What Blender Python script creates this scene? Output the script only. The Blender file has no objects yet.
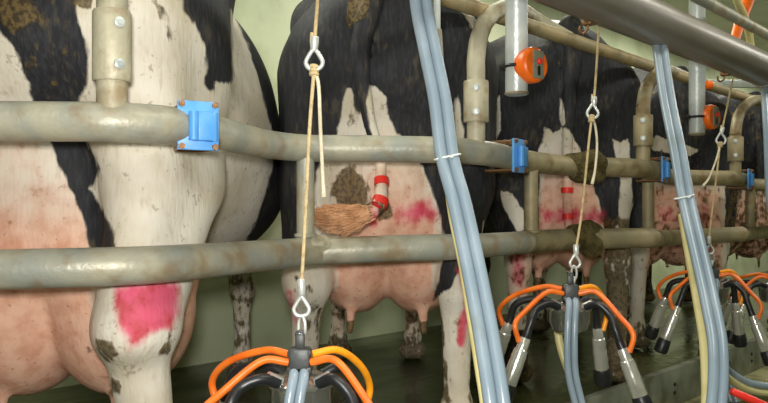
import bpy, bmesh, math, random
import numpy as np
from mathutils import Vector, Matrix

random.seed(7); rng = np.random.default_rng(7)
SC = bpy.context.scene
COL = SC.collection
# ------------------------------------------------------------------ camera frame
PHI = math.radians(43.9); FPX = 747.0; CZ = 0.78; HY = 216.0
FW = Vector((math.cos(PHI), math.sin(PHI), 0)); RT = Vector((math.sin(PHI), -math.cos(PHI), 0))
ROTZ = -(math.pi/2-PHI)
def pt(px, py, d):
    """point at forward distance d that the survey of the photo puts at (px, py)"""
    p = FW*d + RT*((px-384)/FPX*d)
    return Vector((p.x, p.y, CZ+(HY-py)/FPX*d))
def pty(px, py, Y):
    t = (px-384)/FPX
    return pt(px, py, Y/(FW.y+t*RT.y))

# ------------------------------------------------------------------ materials
def nmat(name):
    m = bpy.data.materials.new(name); m.use_nodes = True
    nt = m.node_tree; return m, nt, nt.nodes, nt.links, nt.nodes['Principled BSDF']
def lin(c):
    return tuple(((x/255)/12.92 if x/255 <= .04045 else ((x/255+.055)/1.055)**2.4) for x in c)+(1,)
def simple(name, col, rough=.5, metal=0., dirt=None, dscale=14, damt=.5, bump=.0, bscale=60, col2=None, c2scale=5, spec=.5, trans=0, stretch=None, dlo=.45):
    """colour with a large scale tone variation, patchy dirt and fine bump"""
    m, nt, N, L, P = nmat(name)
    P.inputs['Roughness'].default_value = rough; P.inputs['Metallic'].default_value = metal
    P.inputs['Specular IOR Level'].default_value = spec
    tc = N.new('ShaderNodeTexCoord'); src = tc.outputs['Object']
    if stretch:
        mp = N.new('ShaderNodeMapping'); mp.inputs['Scale'].default_value = stretch; L.new(src, mp.inputs[0]); src = mp.outputs[0]
    def noise(s, det=4):
        n = N.new('ShaderNodeTexNoise'); n.inputs['Scale'].default_value = s; n.inputs['Detail'].default_value = det
        L.new(src, n.inputs['Vector']); return n.outputs['Fac']
    def mix(f, a, b):
        x = N.new('ShaderNodeMix'); x.data_type = 'RGBA'
        L.new(f, x.inputs[0])
        for v, i in ((a, 6), (b, 7)):
            if isinstance(v, tuple): x.inputs[i].default_value = v
            else: L.new(v, x.inputs[i])
        return x.outputs[2]
    def ramp(f, a, b, hi=1):
        r = N.new('ShaderNodeMapRange'); r.interpolation_type = 'SMOOTHSTEP'
        r.inputs['From Min'].default_value = a; r.inputs['From Max'].default_value = b; r.inputs['To Max'].default_value = hi
        L.new(f, r.inputs['Value']); return r.outputs[0]
    c = lin(col)
    if col2: c = mix(ramp(noise(c2scale), .35, .65), lin(col), lin(col2))
    if dirt: c = mix(ramp(noise(dscale, 8), dlo, dlo+.25, damt), c, lin(dirt))
    if isinstance(c, tuple): P.inputs['Base Color'].default_value = c
    else: L.new(c, P.inputs['Base Color'])
    if bump:
        b = N.new('ShaderNodeBump'); b.inputs['Strength'].default_value = bump; b.inputs['Distance'].default_value = .01
        L.new(noise(bscale, 6), b.inputs['Height']); L.new(b.outputs[0], P.inputs['Normal'])
    if trans: P.inputs['Transmission Weight'].default_value = trans
    return m

M = {}
M['galv'] = simple('galvanised_pipe', (184,180,158), .42, .12, (140,110,66), 13, .6, .16, 90, (160,163,152), 9, dlo=.46)
M['galvfar'] = simple('grimy_pipe', (172,158,122), .5, .1, (116,92,52), 11, .8, .2, 90, (146,138,108), 8)
M['tan'] = simple('tan_pipe', (188,168,122), .5, .1, (128,104,62), 11, .7, .12, 70, (164,152,118), 6)
M['sleeve'] = simple('cast_sleeve', (196,190,164), .5, .1, (140,112,70), 14, .65, .2, 70, (174,168,144), 10)
M['post'] = simple('zinc_post', (204,210,206), .36, .2, (160,136,96), 8, .75, .15, 90, (180,188,186), 9, dlo=.55)
M['beam'] = simple('stainless_pipeline', (146,139,128), .34, .3, (124,117,98), 12, .6, .05, 60, (138,132,124), 3, stretch=(.3,1,1))
M['blue'] = simple('blue_plastic', (88,165,240), .4, 0, (60,95,130), 18, .5, .05, 60, (110,180,245), 20, dlo=.6)
M['bolt'] = simple('rusty_bolt', (150,115,80), .5, .6, (95,60,35), 60, .7, .2, 150)
M['steel'] = simple('polished_shell', (222,222,214), .22, .72, (150,144,118), 20, .5, .05, 80, dlo=.55)
M['bowl'] = simple('claw_bowl', (168,170,165), .16, .85, (110,110,98), 15, .5, .05, 80)
M['rubber'] = simple('black_rubber', (28,30,32), .38, 0, (60,56,44), 25, .5, .05, 100, dlo=.55)
M['bracket'] = simple('grey_bracket', (62,66,66), .45, 0, (30,32,30), 40, .5, .1, 80)
M['orange'] = simple('orange_tube', (236,108,26), .35, 0, (180,80,24), 20, .4, .03, 60, (244,124,40), 14)
M['amber'] = simple('amber_tube', (248,158,26), .35, 0, (190,110,20), 20, .35, .03, 60)
M['hose'] = simple('grey_hose', (126,143,155), .26, 0, (112,122,116), 10, .5, .04, 40, (142,157,168), 6, dlo=.52)
M['cream'] = simple('cream_tube', (205,196,140), .35, 0, (165,150,90), 12, .5, .03, 40)
M['tie'] = simple('cable_tie', (215,220,215), .4)
M['cord'] = simple('cord', (206,186,140), .8, 0, (150,120,75), 50, .6, .5, 500)
M['cordw'] = simple('pale_cord', (226,216,188), .8, 0, (170,150,110), 40, .4, .5, 500)
M['ferrule'] = simple('zinc_fitting', (205,210,206), .35, .4, (150,140,115), 60, .4)
M['knob'] = simple('orange_housing', (246,112,20), .38, 0, (180,75,20), 25, .4, .03, 50)
M['face'] = simple('grey_face', (128,132,112), .45, 0, (80,84,70), 40, .4)
M['red'] = simple('red_plastic', (235,52,40), .4)
M['redtape'] = simple('red_tape', (238,48,38), .45, 0, (190,50,30), 40, .5)
M['black'] = simple('black_plastic', (22,22,22), .45)
M['dung'] = simple('dung', (86,76,38), .75, 0, (48,42,18), 40, .8, 1., 120, (112,98,50), 30)
M['wall'] = simple('green_wall', (214,221,186), .5, 0, (170,175,132), 3, .5, .06, 30, (204,213,177), 1.5)
M['ceil'] = simple('ceiling_paint', (196,198,180), .7, 0, (150,150,130), 3, .4)
M['kerb'] = simple('kerb_steel', (146,150,134), .42, .25, (78,78,50), 7, .75, .15, 40, (120,124,110), 4)
M['ledge'] = simple('ledge_concrete', (172,168,122), .7, 0, (96,96,56), 8, .8, .3, 40)
M['hair'] = simple('tail_hair', (204,150,106), .65, 0, (130,86,52), 30, .6, .4, 200, (222,172,130), 12)
M['hoof'] = simple('hoof', (60,52,40), .6)
def floor_mat():
    m = simple('wet_floor', (58,62,34), .2, 0, (30,34,16), 5, .9, .25, 14, (76,80,46), 2.2)
    nt = m.node_tree; N, L = nt.nodes, nt.links; P = N['Principled BSDF']
    n = N.new('ShaderNodeTexNoise'); n.inputs['Scale'].default_value = 3.5; n.inputs['Detail'].default_value = 6
    r = N.new('ShaderNodeMapRange'); r.inputs['From Min'].default_value = .35; r.inputs['From Max'].default_value = .65
    r.inputs['To Min'].default_value = .08; r.inputs['To Max'].default_value = .5
    L.new(n.outputs[0], r.inputs[0]); L.new(r.outputs[0], P.inputs['Roughness'])
    return m
M['floor'] = floor_mat()
M['pit'] = simple('pit_floor', (92,92,72), .5, 0, (50,52,36), 5, .7, .2, 20)

def cow_mat():
    m, nt, N, L, P = nmat('cow_coat')
    P.inputs['Roughness'].default_value = .68; P.inputs['Specular IOR Level'].default_value = .3
    tc = N.new('ShaderNodeTexCoord')
    def noise(s, det=5, st=None):
        n = N.new('ShaderNodeTexNoise'); n.inputs['Scale'].default_value = s; n.inputs['Detail'].default_value = det
        if st:
            mp = N.new('ShaderNodeMapping'); mp.inputs['Scale'].default_value = st
            L.new(tc.outputs['Object'], mp.inputs[0]); L.new(mp.outputs[0], n.inputs['Vector'])
        else: L.new(tc.outputs['Object'], n.inputs['Vector'])
        return n.outputs['Fac']
    def attr(n):
        a = N.new('ShaderNodeAttribute'); a.attribute_name = n; return a.outputs['Fac']
    def ramp(f, a, b, hi=1.):
        r = N.new('ShaderNodeMapRange'); r.interpolation_type = 'SMOOTHSTEP'
        r.inputs['From Min'].default_value = a; r.inputs['From Max'].default_value = b; r.inputs['To Max'].default_value = hi
        L.new(f, r.inputs['Value']); return r.outputs[0]
    def madd(a, k, b):
        x = N.new('ShaderNodeMath'); x.operation = 'MULTIPLY_ADD'
        L.new(a, x.inputs[0]); x.inputs[1].default_value = k
        if isinstance(b, float): x.inputs[2].default_value = b
        else: L.new(b, x.inputs[2])
        return x.outputs[0]
    def mul(a, b):
        x = N.new('ShaderNodeMath'); x.operation = 'MULTIPLY'; L.new(a, x.inputs[0]); L.new(b, x.inputs[1]); return x.outputs[0]
    def mix(f, a, b):
        x = N.new('ShaderNodeMix'); x.data_type = 'RGBA'; L.new(f, x.inputs[0])
        for v, i in ((a, 6), (b, 7)):
            if isinstance(v, tuple): x.inputs[i].default_value = v
            else: L.new(v, x.inputs[i])
        return x.outputs[2]
    hairn = noise(90, 4, (1,1,.22)); big = noise(5, 4); mid = noise(22, 6); fine = noise(55, 6, (1,1,.35)); spk = noise(85, 3)
    white = mix(ramp(big, .38, .68), lin((230,224,210)), lin((208,198,176)))
    white = mix(ramp(fine, .52, .75, .35), white, lin((172,150,116)))
    white = mix(ramp(mul(spk, mid), .33, .42, .45), white, lin((120,98,66)))
    skin = mix(ramp(mid, .35, .7), lin((234,188,162)), lin((214,158,132)))
    skin = mix(ramp(spk, .64, .72, .6), skin, lin((150,96,70)))
    c = mix(ramp(madd(mid, .35, attr('skin')), .35, 1.0), white, skin)
    blk = mix(ramp(hairn, .4, .75), lin((35,36,40)), lin((52,53,58)))
    blk = mix(ramp(mul(fine, big), .27, .40, .42), blk, lin((96,88,68)))
    bm_ = madd(fine, .018, attr('black')); bm_ = madd(mid, .012, bm_)
    c = mix(ramp(bm_, .010, .019), c, blk)
    pm = madd(mid, .9, madd(fine, .5, attr('paint')))
    c = mix(ramp(pm, .95, 1.65, .9), c, mix(ramp(mid, .4, .65), lin((226,66,112)), lin((200,36,66))))
    dm = madd(mid, 1.0, madd(fine, .8, attr('dung')))
    c = mix(ramp(dm, 1.35, 1.6, .9), c, mix(ramp(spk, .4, .6), lin((112,94,56)), lin((66,54,32))))
    L.new(c, P.inputs['Base Color'])
    b = N.new('ShaderNodeBump'); b.inputs['Strength'].default_value = .35; b.inputs['Distance'].default_value = .006
    L.new(madd(ramp(dm, 1.3, 1.7), 1.5, hairn), b.inputs['Height']); L.new(b.outputs[0], P.inputs['Normal'])
    return m
M['cow'] = cow_mat()

# ------------------------------------------------------------------ objects
def tag(o, label, cat, group=None, kind=None):
    if label: o['label'] = label
    if cat: o['category'] = cat
    if group: o['group'] = group
    if kind: o['kind'] = kind
    return o
def empty(name, loc=(0,0,0), rz=0):
    o = bpy.data.objects.new(name, None); COL.objects.link(o); o.location = loc; o.rotation_euler = (0,0,rz)
    o.empty_display_size = .05
    return o

class MB:
    def __init__(s): s.v = []; s.f = []
    def add(s, vs, fs):
        k = len(s.v); s.v += [tuple(v) for v in vs]; s.f += [tuple(i+k for i in f) for f in fs]; return s
    def bm(s, b, mat=None):
        if mat is not None: b.transform(mat)
        b.verts.index_update()
        s.add([v.co[:] for v in b.verts], [[v.index for v in f.verts] for f in b.faces]); b.free(); return s
    def box(s, c, size, rot=None, bev=.003, seg=2):
        b = bmesh.new(); bmesh.ops.create_cube(b, size=1)
        b.transform(Matrix.Diagonal((*size, 1)))
        if bev: bmesh.ops.bevel(b, geom=b.edges[:], offset=bev, segments=seg, affect='EDGES', profile=.5)
        m = Matrix.Translation(c)
        if rot is not None: m = m @ (rot if isinstance(rot, Matrix) else Matrix.Rotation(rot, 4, 'Z'))
        return s.bm(b, m)
    def tube(s, pts, r, n=16, smooth=6, caps=True, rnd=0):
        pts = [Vector(p) for p in pts]; rr = [r]*len(pts) if not isinstance(r, (list, tuple)) else list(r)
        if smooth and len(pts) > 2: pts, rr = catmull(pts, rr, smooth)
        if rnd:      # rounded ends
            for e in (0, 1):
                if e: pts.reverse(); rr.reverse()
                d = (pts[0]-pts[1]).normalized(); r0 = rr[0]; p0 = pts[0]
                for q in (30, 60, 82):
                    pts.insert(0, p0+d*r0*math.sin(math.radians(q))*rnd); rr.insert(0, r0*math.cos(math.radians(q)))
                if e: pts.reverse(); rr.reverse()
        vs = []; fs = []; up = None
        for i, p in enumerate(pts):
            t = (pts[min(i+1, len(pts)-1)]-pts[max(i-1, 0)]).normalized()
            if up is None:
                up = Vector((0,0,1)) if abs(t.z) < .9 else Vector((0,1,0))
            a = (up - t*up.dot(t)).normalized(); up = a; b = t.cross(a)
            for k in range(n):
                q = 2*math.pi*k/n
                vs.append(p + (a*math.cos(q)+b*math.sin(q))*rr[i])
        for i in range(len(pts)-1):
            for k in range(n):
                k2 = (k+1) % n
                fs.append((i*n+k, i*n+k2, (i+1)*n+k2, (i+1)*n+k))
        if caps: fs.append(tuple(range(n-1, -1, -1))); fs.append(tuple((len(pts)-1)*n+k for k in range(n)))
        return s.add(vs, fs)
    def lathe(s, prof, o, axis, n=24):
        """prof: (distance along axis, radius)"""
        o = Vector(o); ax = Vector(axis).normalized()
        return s.tube([o+ax*h for h, _ in prof], [r for _, r in prof], n, 0)
    def torus(s, c, axis, R, r, n=24, m=10, stretch=1.0, up=None):
        c = Vector(c); ax = Vector(axis).normalized()
        u = Vector(up) if up else (Vector((0,0,1)) if abs(ax.z) < .9 else Vector((1,0,0)))
        u = (u-ax*u.dot(ax)).normalized(); w = ax.cross(u); vs = []; fs = []
        for i in range(n):
            a = 2*math.pi*i/n
            d = u*math.cos(a)*stretch + w*math.sin(a); rad = (u*math.cos(a)+w*math.sin(a)).normalized()
            for j in range(m):
                q = 2*math.pi*j/m
                vs.append(c+d*R+(rad*math.cos(q)+ax*math.sin(q))*r)
        for i in range(n):
            for j in range(m):
                fs.append((i*m+j, ((i+1) % n)*m+j, ((i+1) % n)*m+(j+1) % m, i*m+(j+1) % m))
        return s.add(vs, fs)
    def blob(s, c, r, seed=0, amp=.2, sub=3):
        b = bmesh.new(); bmesh.ops.create_icosphere(b, subdivisions=sub, radius=1)
        R = random.Random(seed); ph = [(Vector((R.uniform(-1,1),R.uniform(-1,1),R.uniform(-1,1)))*R.uniform(2,7), R.uniform(0,6)) for _ in range(9)]
        for v in b.verts:
            k = 1+amp*sum(math.sin(q.dot(v.co)+o) for q, o in ph)/3
            v.co = Vector(c)+Vector((v.co.x*r[0], v.co.y*r[1], v.co.z*r[2]))*k
        return s.bm(b)
    def build(s, name, mat, parent=None, sharp=38, label=None):
        me = bpy.data.meshes.new(name); me.from_pydata(s.v, [], s.f); me.update()
        b = bmesh.new(); b.from_mesh(me); bmesh.ops.recalc_face_normals(b, faces=b.faces[:]); b.to_mesh(me); b.free()
        me.polygons.foreach_set('use_smooth', [True]*len(me.polygons))
        if sharp: me.set_sharp_from_angle(angle=math.radians(sharp))
        me.materials.append(mat)
        o = bpy.data.objects.new(name, me); COL.objects.link(o)
        if parent:
            o.parent = parent
        if label: o['label'] = label
        return o
def catmull(P, R, n):
    out = []; ro = []
    for i in range(len(P)-1):
        p0 = P[i-1] if i else P[0]*2-P[1]; p1, p2 = P[i], P[i+1]
        p3 = P[i+2] if i+2 < len(P) else P[-1]*2-P[-2]
        for k in range(n):
            t = k/n
            out.append(.5*((2*p1)+(p2-p0)*t+(2*p0-5*p1+4*p2-p3)*t*t+(3*p1-p0-3*p2+p3)*t**3)); ro.append(R[i]+(R[i+1]-R[i])*t)
    out.append(P[-1]); ro.append(R[-1]); return out, ro
def rel(root, pts):
    """world points into the space of a thing's empty"""
    m = Matrix.Translation(root.location) @ Matrix.Rotation(root.rotation_euler[2], 4, 'Z')
    m = m.inverted(); return [m @ Vector(p) for p in pts]
def copy_tree(o, parent=None):
    c = o.copy(); COL.objects.link(c)
    if parent: c.parent = parent
    for ch in [x for x in o.children]: copy_tree(ch, c)
    return c

# ------------------------------------------------------------------ the setting
def slab(name, lo, hi, mat):
    c = [(a+b)/2 for a, b in zip(lo, hi)]; s = [b-a for a, b in zip(lo, hi)]
    return tag(MB().box(c, s, bev=0).build(name, mat, sharp=30), None, None, kind='structure')
WALLY = 3.42; KERBY = 1.47
slab('floor', (-5, KERBY+.03, -.2), (16, WALLY, 0), M['floor'])
slab('wall_back', (-5, WALLY, -.2), (16, WALLY+.15, 2.7), M['wall'])
slab('ceiling', (-5, -3.5, 2.7), (16, WALLY+.15, 2.8), M['ceil'])
slab('pit_floor', (-5, -3.5, -.95), (16, KERBY-.005, -.85), M['pit'])
slab('wall_pit', (-5, KERBY+.03, -.95), (16, KERBY+.1, -.2), M['ledge'])
slab('wall_front', (-5, -3.6, -.95), (16, -3.5, 2.7), M['wall'])
slab('wall_left', (-5.1, -3.6, -.95), (-5, WALLY+.15, 2.7), M['wall'])
slab('wall_right', (16, -3.6, -.95), (16.1, WALLY+.15, 2.7), M['wall'])
k = empty('kerb', (0, KERBY, 0))
k['kind'] = 'structure'
pl = MB(); pl.box((5.5, .005, -.04), (21, .012, .18), bev=.004); pl.box((5.5, .02, .048), (21, .04, .012), bev=.005)
pl.build('kerb_plate', M['kerb'], k)
lg = MB(); lg.box((5.5, -.05, -.155), (21, .16, .05), bev=.012); lg.build('kerb_ledge', M['ledge'], k)
hb = MB()
for i in range(24):
    x = 1.0+i*.36
    for dz in (-.02, -.06): hb.lathe([(0, .009), (.004, .009), (.007, .005)], (x, -.001, dz), (0,-1,0), 12)
hb.build('bolt_head', M['black'], k)

# ------------------------------------------------------------------ cows
def sd_poly(px, py, poly):
    """signed distance, positive inside"""
    poly = np.array(poly, float); d = np.full(px.shape, 1e9); inside = np.zeros(px.shape, bool)
    for i in range(len(poly)):
        a, b = poly[i], poly[(i+1) % len(poly)]
        e = b-a; wx, wy = px-a[0], py-a[1]
        t = np.clip((wx*e[0]+wy*e[1])/(e@e+1e-9), 0, 1)
        d = np.minimum(d, np.hypot(wx-t*e[0], wy-t*e[1]))
        c = ((a[1] > py) != (b[1] > py))
        with np.errstate(divide='ignore', invalid='ignore'):
            xi = e[0]*(py-a[1])/(e[1] if e[1] else 1e-9)+a[0]
        inside ^= c & (px < xi)
    return np.where(inside, d, -d)

class Field:
    def __init__(s, lo, hi, h):
        s.h = h; s.lo = np.array(lo)
        s.ax = [np.arange(lo[i], hi[i]+h, h) for i in range(3)]
        s.F = np.full([len(a) for a in s.ax], .5, np.float32)
    def _sub(s, lo, hi):
        sl = []
        for i in range(3):
            a = max(0, int((lo[i]-s.lo[i])/s.h)); b = min(len(s.ax[i]), int((hi[i]-s.lo[i])/s.h)+2)
            sl.append(slice(a, max(a, b)))
        g = np.meshgrid(*[s.ax[i][sl[i]].astype(np.float32) for i in range(3)], indexing='ij', sparse=True)
        return tuple(sl), g
    def _un(s, sl, d, k):
        f = s.F[sl]
        h = np.maximum(k-np.abs(f-d), 0)/k
        s.F[sl] = np.minimum(f, d)-h*h*k*.25
    def ell(s, c, r, k=.05):
        m = k+.04
        sl, (X, Y, Z) = s._sub([c[i]-r[i]-m for i in range(3)], [c[i]+r[i]+m for i in range(3)])
        x, y, z = X-c[0], Y-c[1], Z-c[2]
        k0 = np.sqrt((x/r[0])**2+(y/r[1])**2+(z/r[2])**2)+1e-6
        k1 = np.sqrt((x/r[0]**2)**2+(y/r[1]**2)**2+(z/r[2]**2)**2)+1e-6
        s._un(sl, k0*(k0-1)/k1, k)
    def cap(s, a, b, ra, rb, k=.05):
        m = k+.04+max(ra, rb)
        sl, (X, Y, Z) = s._sub([min(a[i], b[i])-m for i in range(3)], [max(a[i], b[i])+m for i in range(3)])
        e = [b[i]-a[i] for i in range(3)]; L = sum(q*q for q in e)+1e-9
        t = np.clip(((X-a[0])*e[0]+(Y-a[1])*e[1]+(Z-a[2])*e[2])/L, 0, 1)
        d = np.sqrt((X-a[0]-t*e[0])**2+(Y-a[1]-t*e[1])**2+(Z-a[2]-t*e[2])**2)-(ra+(rb-ra)*t)
        s._un(sl, d, k)
    def mesh(s):
        F = s.F; n = np.array(F.shape)-1
        acc = np.zeros((*n, 3), np.float32); cnt = np.zeros(n, np.float32)
        def S(o): return F[o[0]:o[0]+n[0], o[1]:o[1]+n[1], o[2]:o[2]+n[2]]
        for axis in range(3):
            o1, o2 = [q for q in range(3) if q != axis]
            for i in (0, 1):
                for j in (0, 1):
                    c0 = [0,0,0]; c0[o1] = i; c0[o2] = j; c1 = c0[:]; c1[axis] = 1
                    f0, f1 = S(c0), S(c1); cr = (f0 < 0) != (f1 < 0)
                    with np.errstate(divide='ignore', invalid='ignore'): t = np.where(cr, f0/(f0-f1), 0)
                    for q in range(3): acc[..., q] += np.where(cr, c0[q]+(t if q == axis else 0), 0)
                    cnt += cr
        mk = cnt > 0; idx = np.full(n, -1, np.int64); idx[mk] = np.arange(mk.sum())
        V = (np.argwhere(mk)+acc[mk]/cnt[mk][:, None])*s.h+s.lo
        Q = []
        for axis in range(3):
            o1, o2 = [(1,2),(2,0),(0,1)][axis]
            sl0 = [slice(1, n[q]) for q in range(3)]; sl0[axis] = slice(0, n[axis])
            sl1 = sl0[:]; sl1[axis] = slice(1, n[axis]+1)
            f0, f1 = F[tuple(sl0)], F[tuple(sl1)]; cr = (f0 < 0) != (f1 < 0)
            ii = np.argwhere(cr)
            base = ii.copy(); base[:, o1] += 1; base[:, o2] += 1
            neg = f0[cr] < 0
            def at(d1, d2):
                b = base.copy(); b[:, o1] -= d1; b[:, o2] -= d2
                return idx[b[:,0], b[:,1], b[:,2]]
            q = np.stack([at(1,1), at(0,1), at(0,0), at(1,0)], 1)
            q[~neg] = q[~neg][:, ::-1]; Q.append(q)
        return V, np.concatenate(Q)

def make_cow(name_label, cat, px, depth, head, sc, P, group='cows standing with their rumps to the rail'):
    """px, depth: middle of the rump; head: heading offset from straight away; P: shape and coat of this cow"""
    g = P.get
    fd = Field((-.16, -.52, -.02), (2.34, .52, 1.56), g('h', .012))
    us = g('us', 1.0); lg = g('leg', .215)
    bw = g('belly', .40)
    fd.ell((.95, 0, .98), (.80, bw, .42), .06)
    if g('paunch'): fd.ell((1.12, 0, .84), (.60, g('paunch'), .32), .08)
    fd.ell((.44, 0, 1.12), (.46, g('rump', .31), .31), .10)
    fd.cap((.06, 0, 1.32), (.5, 0, 1.38), .07, .085, .09); fd.cap((.5, 0, 1.37), (1.5, 0, 1.36), .085, .1, .10)
    fd.ell((1.45, 0, .98), (.38, .27, .42), .12); fd.ell((1.62, 0, .82), (.2, .16, .22), .1)
    fd.cap((1.55, 0, 1.16), (1.86, 0, 1.06), .2, .125, .12)
    fd.cap((1.88, 0, 1.10), (1.97, 0, .80), .115, .075, .06); fd.ell((1.98, 0, .74), (.08, .08, .07), .05)
    for sg in (-1, 1):
        fd.cap((.45, sg*.10, 1.33), (.5, sg*g('hip', .28), 1.31), .10, .075, .14)
        fd.cap((.22, sg*.1, 1.29), (.045, sg*.105, 1.24), .10, .06, .08)
        fd.cap((.16, sg*.18, 1.14), (.14, sg*lg, .80), .145, .10, .08)
        fd.cap((.34, sg*.20, 1.10), (.34, sg*(lg+.01), .82), .18, .125, .10)
        L = g('legs', {}).get(sg, {}); hk = L.get('hock', (.06, lg, .50)); ft = L.get('foot', (.09, lg+.005, .0)); hw = L.get('w', 1.); cw = L.get('c', hw)
        hy = sg*hk[1]; fy = sg*ft[1]
        fd.cap((.28, sg*lg, .80), (hk[0]+.02, hy, hk[2]+.03), .115*(1+(hw-1)*.3), .052*hw, .06)
        fd.cap((.11, sg*lg, .80), (hk[0]-.035, hy, hk[2]+.06), .065, .032*hw, .05)
        fd.ell((hk[0], hy, hk[2]), (.062*hw, .050*hw, .075), .03)
        fd.cap((hk[0]+.005, hy, hk[2]-.03), (ft[0], fy, .14), .045*cw, .036*cw, .03)
        fd.ell((ft[0]+.005, fy, .12), (.05, .05, .045), .03)
        fd.cap((ft[0]-.02, fy-.02, .085), (ft[0]-.025, fy-.02, .075), .016, .012, .02); fd.cap((ft[0]-.02, fy+.02, .085), (ft[0]-.025, fy+.02, .075), .016, .012, .02)
        for w in (-1, 1): fd.cap((ft[0]+.02, fy+w*.027, .05), (ft[0]+.095, fy+w*.024, .028), .045, .026, .012)
        A = g('arms', {}).get(sg, (1.44, .17)); ax_, ay = A[0], sg*A[1]
        fd.cap((1.44, sg*.19, .88), (ax_-.02, sg*.18, .62), .13, .075, .08)
        fd.cap((ax_-.02, sg*.18, .63), (ax_, ay, .42), .068, .047, .04)
        fd.ell((ax_+.005, ay, .40), (.052, .05, .06), .03)
        fd.cap((ax_, ay, .39), (ax_+.01, ay, .13), .038, .034, .03)
        fd.ell((ax_+.012, ay, .11), (.045, .046, .04), .03)
        for w in (-1, 1): fd.cap((ax_+.02, ay+w*.026, .048), (ax_+.085, ay+w*.024, .026), .044, .026, .012)
        fd.cap((1.85, sg*.10, 1.13), (1.82, sg*.25, 1.10), .025, .035, .03)
        fd.cap((1.94, sg*.085, 1.03), (1.945, sg*.088, 1.02), .03, .03, .02)
    # udder: two halves that meet in a cleft, blended into the belly and the escutcheon
    ud = Field((-.16, -.52, -.02), (2.34, .52, 1.56), g('h', .012))
    uz = g('uz', .655); ur = g('ur', (.27, .135, .25)); uo = g('uo', .095); u0 = g('u0', .34)
    for sg in (-1, 1):
        ud.ell((u0-.04, sg*uo, uz), (ur[0]*.80, ur[1], ur[2]), .012)
        ud.ell((u0-.03, sg*uo*1.05, uz-ur[2]*.36), (ur[0]*.74, ur[1]*.98, ur[2]*.66), .03)
        ud.ell((u0+.14, sg*uo*.9, uz+.03), (ur[0]*.8, ur[1]*.95, ur[2]*.9), .05)
    ud.ell((u0-.16, 0, uz+.2), (.13, ur[1]*1.15, .24), .09)
    for sg in (-1, 1):
        for s0, dz in ((u0-.14, 0.), (u0+.16, .03)):
            zb = uz-ur[2]+.035+dz
            ud.cap((s0, sg*uo*1.15, zb+.01), (s0, sg*uo*1.2, zb-.095), .019, .013, .018)
    fd0 = fd.F.copy()
    k = .035; hh = np.maximum(k-np.abs(fd.F-ud.F), 0)/k
    fd.F = np.minimum(fd.F, ud.F)-hh*hh*k*.25
    tl = g('tail', [(.03, 0, 1.365, .05), (-.02, 0, 1.29, .036), (-.045, 0, 1.1, .028), (-.05, 0, .95, .024), (-.045, 0, .80, .018), (-.045, 0, .62, .03), (-.045, 0, .5, .012)])
    tp, tr = catmull([Vector(q[:3]) for q in tl], [q[3] for q in tl], 4)
    for i in range(len(tp)-1): fd.cap(tp[i], tp[i+1], tr[i], tr[i+1], .004 if i else .02)
    fd.F = np.maximum(fd.F, -(fd.ax[2][None, None, :].astype(np.float32)))
    V, Q = fd.mesh()
    gi = tuple(np.clip(np.rint((V[:,q]-fd.lo[q])/fd.h).astype(int), 0, fd.F.shape[q]-1) for q in range(3))
    udd = np.clip((fd0[gi]-ud.F[gi])/.05+.35, 0, 1)*np.clip(1-(V[:,2]-uz+.02)/.40, g('pale', .35), 1)*(V[:,2] < uz+.32)
    teat = np.clip((uz-ur[2]-.012-V[:,2])/.02, 0, 1)*(fd0[gi] > .03)
    zs = g('zs', 1.15)
    def warp(z): return np.where(np.asarray(z) > .75, .75+(np.asarray(z)-.75)*zs, z)
    V[:,2] = warp(V[:,2])
    for p_ in tp: p_.z = float(warp(p_.z))
    # world transform of the cow
    a = PHI+math.radians(head); f = np.array([math.cos(a), math.sin(a)]); r = np.array([math.sin(a), -math.cos(a)])
    o = FW*depth+RT*((px-384)/FPX*depth)
    V = V*sc
    # drop vertex clusters that touch nothing, smooth once
    nb = np.zeros_like(V); ct = np.zeros(len(V))
    for i in range(4):
        for j in (1, 3):
            np.add.at(nb, Q[:, i], V[Q[:, (i+j) % 4]]); np.add.at(ct, Q[:, i], 1)
    V = V*.5+.5*nb/np.maximum(ct, 1)[:, None]
    loc = np.stack([V[:,0], -V[:,1], V[:,2]], 1)       # local x = forward, local y = cow's left
    wx = o.x+V[:,0]*f[0]+V[:,1]*r[0]; wy = o.y+V[:,0]*f[1]+V[:,1]*r[1]; wz = V[:,2]
    me = bpy.data.meshes.new('cow'); me.from_pydata(loc.tolist(), [], Q.tolist()); me.update()
    b = bmesh.new(); b.from_mesh(me)
    bmesh.ops.recalc_face_normals(b, faces=b.faces[:]); b.to_mesh(me); b.free()
    me.polygons.foreach_set('use_smooth', [True]*len(me.polygons))
    # coat: every patch is a traced outline, stored on the hide as a distance to its edge
    dep = wx*FW.x+wy*FW.y; qx = 384+FPX*(wx*RT.x+wy*RT.y)/dep; qy = HY-FPX*(wz-CZ)/dep
    mpp = dep/FPX
    def layer(items, base):
        out = np.full(len(V), base, float)
        for it in items:
            poly, mode = it[0], it[1]
            lo, hi = it[2] if len(it) > 2 else (-9, 9)
            d = sd_poly(qx, qy, poly)*mpp
            ok = (V[:,0] > lo*sc) & (V[:,0] < hi*sc)
            if mode == '+': out = np.where(ok, np.maximum(out, d), out)
            else: out = np.where(ok, np.minimum(out, -d), out)
        return out
    blk = layer(P['coat'], P['base'])
    sk = np.full(len(V), 0.)
    for poly, soft, amt in P.get('skin', []): sk = np.maximum(sk, np.clip(sd_poly(qx, qy, poly)*mpp/soft+.5, 0, 1)*amt)
    us_, zz, ss = np.abs(V[:,1])/sc, V[:,2]/sc, V[:,0]/sc
    sk = np.maximum(sk, udd)
    pa = np.zeros(len(V))
    for poly, soft, amt in P.get('paint', []): pa = np.maximum(pa, np.clip(sd_poly(qx, qy, poly)*mpp/soft+.5, 0, 1)*amt*(V[:,0] < .8))
    du = np.zeros(len(V))
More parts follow.
